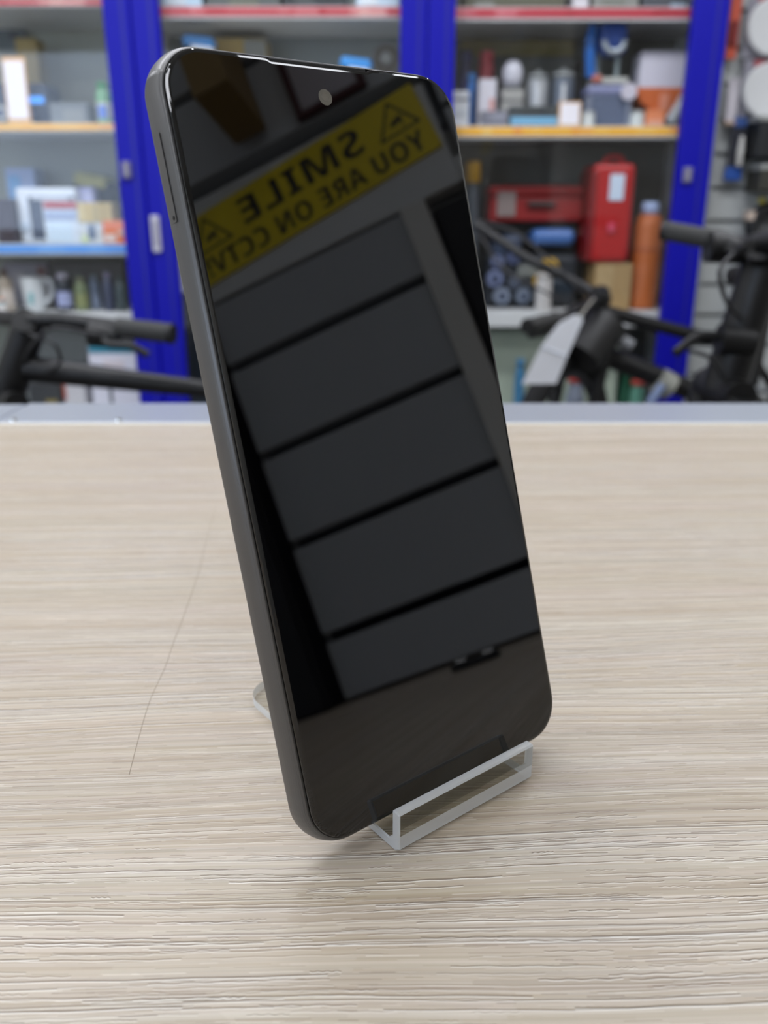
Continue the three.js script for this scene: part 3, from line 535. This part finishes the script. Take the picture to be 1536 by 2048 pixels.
  bottle('bottle', 'short white pot at the foot of the pillar drill', 'pot', 1164, 1192, 222, b, -2.866, '#d3d8d6', '#c6ccd0', { neck: 0.8, shoulder: 0.76 });
  { const s = spot(1272, 1372, 100, b, -2.95), w = s.w, h = s.h, t = thing('cased_sander', 'white and orange cased power tool by the right upright', 'power tool', [s.x, b + 0.0008, -2.98]);
    part(t, 'foot', rbox(w * 0.6, h * 0.24, 0.09, 0.01), M('#3a3c3c', 0.5), [0.01, h * 0.12, 0]);
    const sh = new THREE.Shape([[-0.5, 0.44], [-0.42, 0.34], [0.02, 0.16], [0.4, 0.28], [0.5, 0.5], [-0.5, 0.5]].map(([a, c]) => new THREE.Vector2(a * w, c * h)));
    part(t, 'orange_body', new THREE.ExtrudeGeometry(sh, { depth: 0.1, bevelEnabled: true, bevelSize: 0.004, bevelThickness: 0.004, bevelSegments: 2 }), M('#c46024', 0.5), [0, 0, -0.05], [0, 0, 0], 'orange hexagonal lower body');
    part(t, 'white_cover', rbox(w * 0.98, h * 0.5, 0.1, 0.012), M('#cdccd8', 0.45), [0, h * 0.73, 0], [0, 0, 0], 'white cover'); part(t, 'badge', rbox(0.03, 0.045, 0.004), M('#d68a6c', 0.4), [0.005, h * 0.34, 0.057]); }
  bottle('bottle', 'pale white jar at the foot of the orange cased tool', 'jar', 1264, 1292, 222, b, -2.866, '#cdd4d2', '#d8dcdc', { neck: 0.75 });
  carton('carton', 'small orange box lying by the right upright', 'box', 1292, 1330, 220, b, -2.868, 0.07, '#dc8456', [[0.1, 0.9, 0.1, 0.4, '#e2a488']]);
  { const p0 = at(1326, 254, -2.868), t = thing('clear_tumbler', 'clear ribbed tumbler tilted against the right upright', 'tumbler', [p0.x + 0.018, b + 0.004, -2.87]);
    const g = new THREE.MeshPhysicalMaterial({ color: '#e8ecee', transmission: 0.75, thickness: 0, roughness: 0.15 }); part(t, 'cup', lathe([[0.014, 0], [0.018, 0.002], [0.026, 0.085], [0.023, 0.085], [0.016, 0.006]]), g, [0.0, 0.008, 0], [0, 0, -0.62]); part(t, 'rim', new THREE.TorusGeometry(0.0245, 0.002, 8, 28), M('#dfe2e4', 0.2), [0.05, 0.077, 0], [Math.PI / 2, 0.62, 0]); }
}
{ // right cabinet, tool shelf
  const b = shelfY.R2;
  { const s = spot(1188, 1262, 528, b, -2.90); // cardboard box carries the tall red case
    const t = carton('carton', 'brown cardboard box under the tall red case', 'box', 1188, 1262, 528, b, -2.90, 0.18, '#a98d60', [[0.05, 0.5, 0.2, 0.95, '#b29a70']]);
    const y = b + s.h + 0.003, c = spot(1182, 1266, 326, y, -2.89), k = thing('tool_case', 'tall glossy red tool case with white label', 'tool case', [c.x, y + 0.0008, -2.98]);
    part(k, 'body', rbox(c.w, c.h, 0.18, 0.02), M('#b02224', 0.28), [0, c.h / 2, 0]); part(k, 'side_shell', rbox(c.w * 0.16, c.h * 0.92, 0.184, 0.014), M('#7d1416', 0.4), [-c.w * 0.46, c.h * 0.47, 0]);
    part(k, 'label', rbox(c.w * 0.34, c.h * 0.26, 0.004, 0.002), M('#cfe0f2', 0.25), [c.w * 0.06, c.h * 0.76, 0.091], [0, 0, 0], 'white label'); part(k, 'carry_handle', tube([[-c.w * 0.2, c.h * 0.98, 0.03], [-c.w * 0.1, c.h * 1.06, 0.03], [c.w * 0.2, c.h * 1.06, 0.03], [c.w * 0.3, c.h * 0.98, 0.03]], 0.008), M('#c03a3c', 0.35)); part(k, 'latch', rbox(0.02, 0.03, 0.012, 0.004), M('#d0506a', 0.3), [0, c.h * 0.36, 0.094]); }
  { const s = spot(1272, 1330, 424, b, -2.9), t = thing('gas_cylinder', 'tall orange cylinder with pale blue cap by the right upright', 'cylinder', [s.x, b + 0.0008, -2.96]), r = s.w / 2;
    part(t, 'body', lathe([[0, 0], [r * 0.95, 0], [r, 0.01], [r, s.h * 0.86], [r * 0.72, s.h * 0.97], [0, s.h]]), M('#bf6a36', 0.45)); part(t, 'cap', lathe([[0, s.h * 0.96], [r * 0.62, s.h * 0.96], [r * 0.62, s.h * 1.06], [r * 0.5, s.h * 1.1], [0, s.h * 1.1]]), M('#b4c8ee', 0.3), [0, 0, 0], [0, 0, 0], 'pale blue cap'); part(t, 'band', cyl(r * 1.01, r * 1.01, 0.012), M('#a85a34', 0.5), [0, s.h * 0.62, 0]); }
  { const s = spot(968, 1168, 448, b, -2.93), w = s.w, h = s.h, t = thing('generator', 'black petrol generator with blue tank behind the bicycle', 'generator', [s.x, b + 0.0008, -3.035]);
    part(t, 'engine_block', rbox(w * 0.94, h * 0.62, 0.15, 0.02), M('#1d242c', 0.5), [0, h * 0.33, 0]); part(t, 'fuel_tank', rbox(w * 0.44, h * 0.2, 0.14, 0.03), M('#4c74b4', 0.25), [w * 0.2, h * 0.84, 0.01], [0, 0, 0], 'shiny blue tank'); part(t, 'air_filter', rbox(w * 0.3, h * 0.26, 0.12, 0.02), M('#39465c', 0.4), [-w * 0.26, h * 0.74, 0.01]);
    for (const [fx, fy, r, c] of [[-0.36, 0.56, 0.02, '#7c88b0'], [-0.2, 0.6, 0.018, '#6874a0'], [-0.38, 0.36, 0.026, '#8a96bc'], [-0.3, 0.15, 0.026, '#98a4b8'], [-0.08, 0.15, 0.024, '#8e9aac'], [-0.18, 0.3, 0.018, '#6a7280']]) { const k = part(t, 'fitting', cyl(r, r * 1.1, 0.02), M(c, 0.3, 0.3), [fx * w, fy * h, 0.084], [Math.PI / 2, 0, 0]); part(k, 'fitting_cap', cyl(r * 0.5, r * 0.5, 0.006), M('#40485c', 0.4), [0, 0.012, 0]); }
    part(t, 'plate', rbox(w * 0.26, h * 0.14, 0.008, 0.003), M('#767a76', 0.4), [-0.02 * w, h * 0.45, 0.078]); part(t, 'muffler', cyl(0.05, 0.05, w * 0.34), M('#2c3844', 0.35, 0.4), [w * 0.24, h * 0.26, 0.03], [0, 0, Math.PI / 2]);
    for (const [fx, fy, r] of [[0.16, 0.5, 0.03], [0.07, 0.33, 0.022]]) part(t, 'yellow_knob', cyl(r, r, 0.02), M('#c29a28', 0.4), [fx * w, fy * h, 0.09], [Math.PI / 2, 0, 0], 'yellow knob');
    const y = b + h + 0.006, c = spot(978, 1164, 372, y, -3.0), k = thing('toolbox', 'long dark red toolbox lying on the black generator', 'toolbox', [c.x, y, -3.06]);
    part(k, 'body', rbox(c.w, c.h * 0.7, 0.15, 0.01), M('#8c1e1e', 0.45), [0, c.h * 0.35, 0]); part(k, 'lid', rbox(c.w * 1.01, c.h * 0.3, 0.155, 0.01), M('#972424', 0.45), [0, c.h * 0.86, 0]); part(k, 'grey_label', rbox(c.w * 0.2, c.h * 0.7, 0.005), M('#8a7c78', 0.5), [-c.w * 0.32, c.h * 0.5, 0.078]); part(k, 'handle', rbox(c.w * 0.3, 0.016, 0.02, 0.006), M('#3a3432', 0.4), [c.w * 0.05, c.h * 0.5, 0.085]); }
  bottle('bottle', 'white spray bottle in front of the black generator', 'bottle', 1074, 1106, 548, b, -2.87, '#c4c2c0', '#cfcdca', { neck: 0.8, shoulder: 0.78 });
  bottle('bottle', 'yellow capped bottle beside the phone right edge', 'bottle', 930, 957, 322, b, -2.95, '#4c5258', '#c49a3c', { neck: 0.9, shoulder: 0.8 });
  const c = shelfY.R3;
  carton('carton', 'large pale green carton filling the bottom right shelf', 'box', 960, 1236, 662, c, -2.95, 0.1, '#aab8a6', [[0.02, 0.98, 0.02, 0.98, '#aebaa8']]);
  bottle('bottle', 'blue aerosol can left of the white hang tag', 'can', 1030, 1050, 720, c, -2.87, '#3f7ea8', '#4a86b0', { neck: 0.7 });
  bottle('bottle', 'green bottle with red cap behind the bicycle down tube', 'bottle', 1242, 1268, 726, c, -2.96, '#1f5a40', '#a03c34', { neck: 0.75, wrap: '#245c44' });
  bottle('bottle', 'pale green bottle with red top next to the dark green one', 'bottle', 1264, 1294, 764, c, zi, '#5c9480', '#c04a40', { neck: 0.85, shoulder: 0.62 });
  bottle('bottle', 'grey bottle with bright red cap beside the bicycle fork', 'bottle', 1136, 1172, 758, c, -2.87, '#7c8494', '#c43a30', { neck: 0.75, shoulder: 0.5 });
}

// ---------------------------------------------------------------- slatted display wall at the right with hanging goods
const ZS = -2.95;
{
  const x0 = at(1468, 0, ZS).x, x1 = X1 - 0.02, w = x1 - x0, t = thing('slatwall_display', 'pale grey slatted display wall right of the blue cabinets', 'display wall', [(x0 + x1) / 2, 0, ZS - 0.05]);
  part(t, 'backing', rbox(w, 2.2, 0.03), M('#8e9292', 0.6), [0, 1.1, 0]);
  part(t, 'end_post', rbox(0.045, 2.2, 0.07, 0.004), M('#a4a9ac', 0.5), [-w / 2 - 0.024, 1.1, 0.02]);
  for (let k = 0; k < 21; k++) part(t, 'slat', rbox(w - 0.01, 0.09, 0.02, 0.003), M(k % 3 ? '#bcc0bf' : '#b6bab9', 0.5), [0, 0.09 + k * 0.1016, 0.028]);
  const hang = (px, py, name, label, cat, build) => { const p = at(px, py, ZS + 0.02), g = thing(name, label, cat, [p.x, p.y, ZS - 0.009]); part(g, 'hook', tube([[0, 0, 0], [0, 0, 0.06], [0, 0.012, 0.066]], 0.003), M('#a8a8a8', 0.3, 0.8)); build(g); };
  for (const [px, py, lab] of [[1550, -10, 'upper round white lid pack cut by the right edge'], [1540, 120, 'lower round white lid pack cut by the right edge']])
    hang(px, py, 'lid_pack', lab, 'lid pack', (g) => { part(g, 'card', rbox(0.15, 0.172, 0.008, 0.004), M('#8c8a94', 0.5), [-0.004, -0.086, 0.03]); part(g, 'red_band', rbox(0.12, 0.02, 0.004), M('#a85056', 0.5), [0.01, -0.01, 0.035]); part(g, 'lid', lathe([[0, 0], [0.076, 0], [0.08, 0.005], [0.08, 0.02], [0.072, 0.026], [0.066, 0.02], [0, 0.02]], 40), M('#d4d5d5', 0.4), [0, -0.088, 0.034], [Math.PI / 2, 0, 0], 'round white lid'); });
  hang(1478, -30, 'blister_pack', 'narrow orange red pack hanging at the top right', 'pack', (g) => { part(g, 'card', rbox(0.032, 0.2, 0.006), M('#c8553c', 0.5), [0, -0.1, 0.03]); part(g, 'blister', rbox(0.022, 0.07, 0.016, 0.006), M('#7a1e1e', 0.4), [-0.002, -0.13, 0.036]); });
  hang(1470, 156, 'blister_pack', 'narrow white pack with tan base below the orange pack', 'pack', (g) => { part(g, 'card', rbox(0.034, 0.13, 0.006), M('#d2cdd4', 0.5), [0, -0.065, 0.03]); part(g, 'tan_strip', rbox(0.036, 0.012, 0.01), M('#c0a690', 0.5), [0.0, -0.128, 0.032]); });
  hang(1482, 232, 'blister_pack', 'blue and black pack holding a white handled tool', 'pack', (g) => { part(g, 'card', rbox(0.05, 0.19, 0.006), M('#2a2c36', 0.5), [0, -0.095, 0.03]); part(g, 'blue_foot', rbox(0.056, 0.04, 0.01), M('#2454a8', 0.45), [-0.004, -0.17, 0.032]); part(g, 'blue_head', rbox(0.04, 0.03, 0.01), M('#3c5c9c', 0.45), [0, -0.018, 0.032]); part(g, 'tool', lathe([[0, 0], [0.009, 0.004], [0.011, 0.05], [0.006, 0.09], [0, 0.092]]), M('#d4d2cc', 0.3), [0.006, -0.15, 0.046]); });
  const sh = (py0, py1, nm, lab, col) => { const a = at(1560, py0, ZS + 0.06), b = at(1560, py1, ZS + 0.06), h = a.y - b.y, g = thing(nm, lab, 'case', [a.x + 0.02, b.y, ZS + 0.055]); part(g, 'body', rbox(0.2, h, 0.12, 0.008), M(col, 0.5), [0, h / 2, 0]); part(g, 'rim', rbox(0.205, 0.016, 0.125, 0.004), M('#9a9c98', 0.4), [0, h, 0]); };
  sh(240, 318, 'storage_case', 'black case with grey rim hung at the right edge', '#16191c'); sh(336, 384, 'storage_case', 'dark olive case with grey rim below the black one', '#35342c');
  hang(1526, 392, 'cable_pack', 'black cable coil with white and yellow clips at right edge', 'cable', (g) => { part(g, 'coil', new THREE.TorusGeometry(0.05, 0.022, 12, 30), M('#14161a', 0.5), [0.02, -0.09, 0.045]); part(g, 'tie', rbox(0.02, 0.03, 0.05, 0.004), M('#d8c4b4', 0.5), [-0.04, -0.06, 0.04]); part(g, 'tag', rbox(0.022, 0.018, 0.006), M('#c4b83c', 0.5), [-0.01, -0.014, 0.05]); });
  hang(1500, 520, 'plug_pack', 'navy plug pack with white plug and red knob', 'plug', (g) => { part(g, 'card', rbox(0.07, 0.1, 0.006), M('#2c3a5c', 0.5), [0, -0.055, 0.03]); part(g, 'white_plug', rbox(0.024, 0.04, 0.02, 0.006), M('#d8d6d4', 0.3), [0.012, -0.04, 0.042], [0, 0, 0.4]); part(g, 'red_knob', cyl(0.018, 0.02, 0.02), M('#c03028', 0.35), [0.045, -0.03, 0.045], [Math.PI / 2, 0, 0], 'red knob'); });
  hang(1482, 590, 'bracket_pack', 'cream bracket pack low on the slatted display wall', 'bracket', (g) => { part(g, 'card', rbox(0.05, 0.03, 0.02, 0.005), M('#c8c2ac', 0.5), [0, -0.02, 0.03]); part(g, 'dark_clip', rbox(0.05, 0.05, 0.03, 0.005), M('#3a3430', 0.5), [0, -0.065, 0.03]); });
}

// ---------------------------------------------------------------- bicycles on the shop floor
const bk = M('#0a0a0b', 0.5), bkGloss = M('#08080a', 0.45), rubber = M('#0f0f10', 0.85), gripM = M('#363635', 0.75), steel = M('#8e9296', 0.3, 0.8);
function wheel(bike, c, r, turn, name) {
  const tyre = part(bike, name, new THREE.TorusGeometry(r - 0.027, 0.027, 12, 48), rubber, c, [0, turn, 0], 'knobbly black tyre');
  part(tyre, 'rim', new THREE.TorusGeometry(r - 0.06, 0.012, 8, 48), bkGloss); part(tyre, 'hub', cyl(0.022, 0.022, 0.1), steel, [0, 0, 0], [Math.PI / 2, 0, 0]);
  const sp = []; for (let k = 0; k < 24; k++) { const a = k / 24 * Math.PI * 2; sp.push(taper(new THREE.Vector3(Math.cos(a + 0.3) * 0.02, Math.sin(a + 0.3) * 0.02, k % 2 ? 0.03 : -0.03), new THREE.Vector3(Math.cos(a) * (r - 0.07), Math.sin(a) * (r - 0.07), 0), 0.001, 0.001, 5)); }
  part(tyre, 'spokes', mergeGeometries(sp), steel);
}
const V = (x, y, z) => new THREE.Vector3(x, y, z);
function bike(name, label, B) {
  const t = thing(name, label, 'bicycle', [B.front.x, 0, B.front.z]), o = V(-B.front.x, 0, -B.front.z), L = (v) => v.clone().add(o);
  const bar = (nm, a, b, ra, rb, m = bk, lab) => part(t, nm, taper(L(a), L(b), ra, rb), m, [0, 0, 0], [0, 0, 0], lab);
  bar('top_tube', B.head, B.seat, B.rt[0], B.rt[1], bkGloss); bar('down_tube', B.headLow, B.crank, B.rd, B.rd, bkGloss); bar('seat_tube', B.seatTop, B.crank, 0.018, 0.02, bkGloss);
  bar('head_tube', B.headTop, B.headLow, 0.027, 0.03, bkGloss); bar('chain_stay', B.crank, B.rear, 0.012, 0.01); bar('seat_stay', B.seat, B.rear, 0.011, 0.009);
  const side = V(Math.sin(B.steer), 0, Math.cos(B.steer)).multiplyScalar(0.055);
  for (const k of [-1, 1]) bar('fork_leg', B.headLow.clone().addScaledVector(side, k), B.axle.clone().addScaledVector(side, k), 0.019, 0.015);
  bar('fork_crown', B.headLow.clone().add(side), B.headLow.clone().sub(side), 0.022, 0.022);
  wheel(t, L(B.axle).toArray(), B.wr ?? 0.345, B.steer, 'front_wheel'); wheel(t, L(B.rear).toArray(), 0.345, 0, 'rear_wheel');
  part(t, 'saddle', rbox(0.25, 0.05, 0.13, 0.022), rubber, L(B.seatTop).add(V(0.02, 0.03, 0)).toArray());
  part(t, 'crank_set', new THREE.TorusGeometry(0.075, 0.008, 8, 36), steel, L(B.crank).add(V(0, 0, 0.05)).toArray());
  part(t, 'stem', taper(L(B.headTop), L(B.clamp), 0.022, 0.02), bk);
  part(t, 'handlebar', tube(B.bar.map(L), 0.0125), bkGloss);
  for (const [a, b] of B.grips) { const g = bar('grip', a, b, B.gr, B.gr, gripM, 'grey rubber grip'); part(g, 'end_cap', taper(L(b), L(b).addScaledVector(b.clone().sub(a).normalize(), 0.006), B.gr * 1.08, B.gr), bk); }
  for (const pts of B.levers) { const l = part(t, 'brake_lever', tube(pts.map(L), 0.0065), bk); part(l, 'clamp', taper(L(pts[0]).add(V(-0.02, 0, 0)), L(pts[0]).add(V(0.025, -0.004, 0)), 0.02, 0.018), bk); }
  for (const pts of B.cables) part(t, 'cable', tube(pts.map(L), 0.003), M('#2c2c2e', 0.5));
  return { t, L };
}
{ // left bicycle
  const z = -1.45, head = at(40, 735, z), seat = at(700, 812, z + 0.02);
  const B = { head, headTop: at(58, 655, z), headLow: at(10, 800, z), seat, seatTop: V(seat.x + 0.02, seat.y + 0.1, seat.z), crank: V(seat.x - 0.16, 0.3, z), rear: V(seat.x + 0.18, 0.346, z), axle: V(head.x - 0.11, 0.346, z), steer: 0.75, rt: [0.023, 0.008], rd: 0.026, gr: 0.016,
    clamp: at(48, 640, z + 0.03), bar: [at(-30, 632, z - 0.1), at(48, 640, z + 0.01), at(120, 640, z + 0.03), at(240, 655, z + 0.06)], grips: [[at(236, 655, z + 0.06), at(340, 667, z + 0.08)]],
    levers: [[at(205, 668, z + 0.06), at(216, 688, z + 0.09), at(262, 692, z + 0.1), at(296, 710, z + 0.1)]], cables: [[at(196, 670, z + 0.08), at(110, 656, z + 0.1), at(64, 690, z + 0.06), at(40, 740, z)], [at(60, 668, z + 0.05), at(110, 690, z + 0.1), at(118, 730, z + 0.05), at(60, 760, z)]] };
  B.front = B.axle; bike('bicycle', 'black bicycle at left with grey grip crossing the blue upright', B);
}
{ // middle bicycle with hang tag
  const z = -2.25, head = at(1192, 618, z), seat = at(1500, 700, z - 0.04);
  const B = { head, headTop: at(1204, 588, z), headLow: at(1170, 694, z), seat, seatTop: V(seat.x + 0.03, seat.y + 0.16, seat.z), crank: at(1490, 826, z), rear: V(seat.x + 0.27, 0.346, z), axle: V(at(1128, 716, z).x, 0.371, z + 0.03), wr: 0.37, steer: 1.0, rt: [0.017, 0.017], rd: 0.027, gr: 0.0165,
    clamp: at(1190, 588, z + 0.05), bar: [at(952, 448, z - 0.12), at(1060, 520, z - 0.02), at(1190, 590, z + 0.05), at(1110, 640, z + 0.25), at(1060, 650, z + 0.32)], grips: [[at(1102, 640, z + 0.26), at(1056, 652, z + 0.34)]],
    levers: [[at(1120, 640, z + 0.24), at(1096, 664, z + 0.28), at(1060, 672, z + 0.33)]], cables: [[at(960, 470, z - 0.1), at(1010, 540, z), at(1100, 590, z + 0.06), at(1180, 640, z + 0.04)], [at(956, 440, z - 0.12), at(1040, 470, z - 0.04), at(1150, 570, z + 0.05), at(1200, 640, z + 0.03)]] };
  B.front = B.axle; const { t, L } = bike('bicycle', 'black bicycle with white hang tag right of the phone', B);
  part(t, 'battery', taper(L(at(1196, 656, z + 0.04)), L(at(1262, 692, z + 0.04)), 0.016, 0.016), M('#86888c', 0.4), [0, 0, 0], [0, 0, 0], 'grey battery cover strip');
  part(t, 'fork_arch', taper(L(at(1160, 716, z + 0.08)), L(at(1214, 646, z + 0.03)), 0.056, 0.056), bk);
  part(t, 'clear_clip', taper(L(at(1318, 762, z + 0.03)), L(at(1340, 776, z + 0.03)), 0.036, 0.036), M('#8f9088', 0.4)); part(t, 'cable_tie', taper(L(at(1326, 770, z + 0.06)), L(at(1300, 806, z + 0.06)), 0.012, 0.012), M('#8090b4', 0.4));
  const zt = z + 0.36, b = at(1078, 768, zt), tg = thing('hang_tag', 'white paper tag hanging from the bicycle handlebar', 'tag', b.toArray());
  const flat = (px, py) => { const p = at(px, py, zt).sub(b); return new THREE.Vector2(p.x, p.y); };
  const sheet = new THREE.Shape([[1044, 768], [1112, 767], [1136, 708], [1166, 640], [1152, 628], [1118, 646], [1084, 690]].map((q) => flat(...q)));
  part(tg, 'card', new THREE.ExtrudeGeometry(sheet, { depth: 0.002, bevelEnabled: false }), M('#eef0f6', 0.6));
  const f0 = flat(1082, 692), f1 = flat(1132, 712); part(tg, 'fold', taper(V(f0.x, f0.y, 0.002), V(f1.x, f1.y, 0.002), 0.002, 0.002, 8), M('#c4cad4', 0.6));
  part(tg, 'string', tube([[...flat(1156, 636).toArray(), 0.001], at(1192, 592, z + 0.06).sub(b).toArray()], 0.002), M('#a8a49a', 0.6));
}
{ // right bicycle
  const z = -1.15, headTop = at(1530, 520, z), low = at(1446, 780, z);
  const B = { head: at(1545, 560, z), headTop, headLow: low, seat: at(2300, 640, z), seatTop: at(2320, 540, z), crank: V(1.12, 0.3, z), rear: V(1.42, 0.346, z), axle: V(at(1440, 730, z).x - 0.07, 0.346, z), steer: 0.06, rt: [0.028, 0.02], rd: 0.028, gr: 0.0128,
    clamp: at(1520, 490, z + 0.03), bar: [at(1426, 476, z - 0.03), at(1480, 492, z), at(1522, 486, z + 0.03), at(1640, 470, z + 0.12)], grips: [[at(1432, 480, z - 0.03), at(1334, 462, z - 0.07)]],
    levers: [[at(1446, 494, z - 0.02), at(1470, 506, z + 0.02), at(1500, 492, z + 0.06)], [at(1468, 678, z + 0.02), at(1400, 672, z + 0.02), at(1350, 706, z + 0.03)]],
    cables: [[at(1480, 496, z + 0.02), at(1440, 540, z + 0.06), at(1452, 600, z + 0.05), at(1490, 650, z + 0.02)], [at(1376, 700, z + 0.03), at(1420, 716, z + 0.04), at(1446, 760, z + 0.03)]] };
  B.front = B.axle; bike('bicycle', 'black bicycle cut off by the right edge of the photo', B);
}

renderer.render(scene, camera);
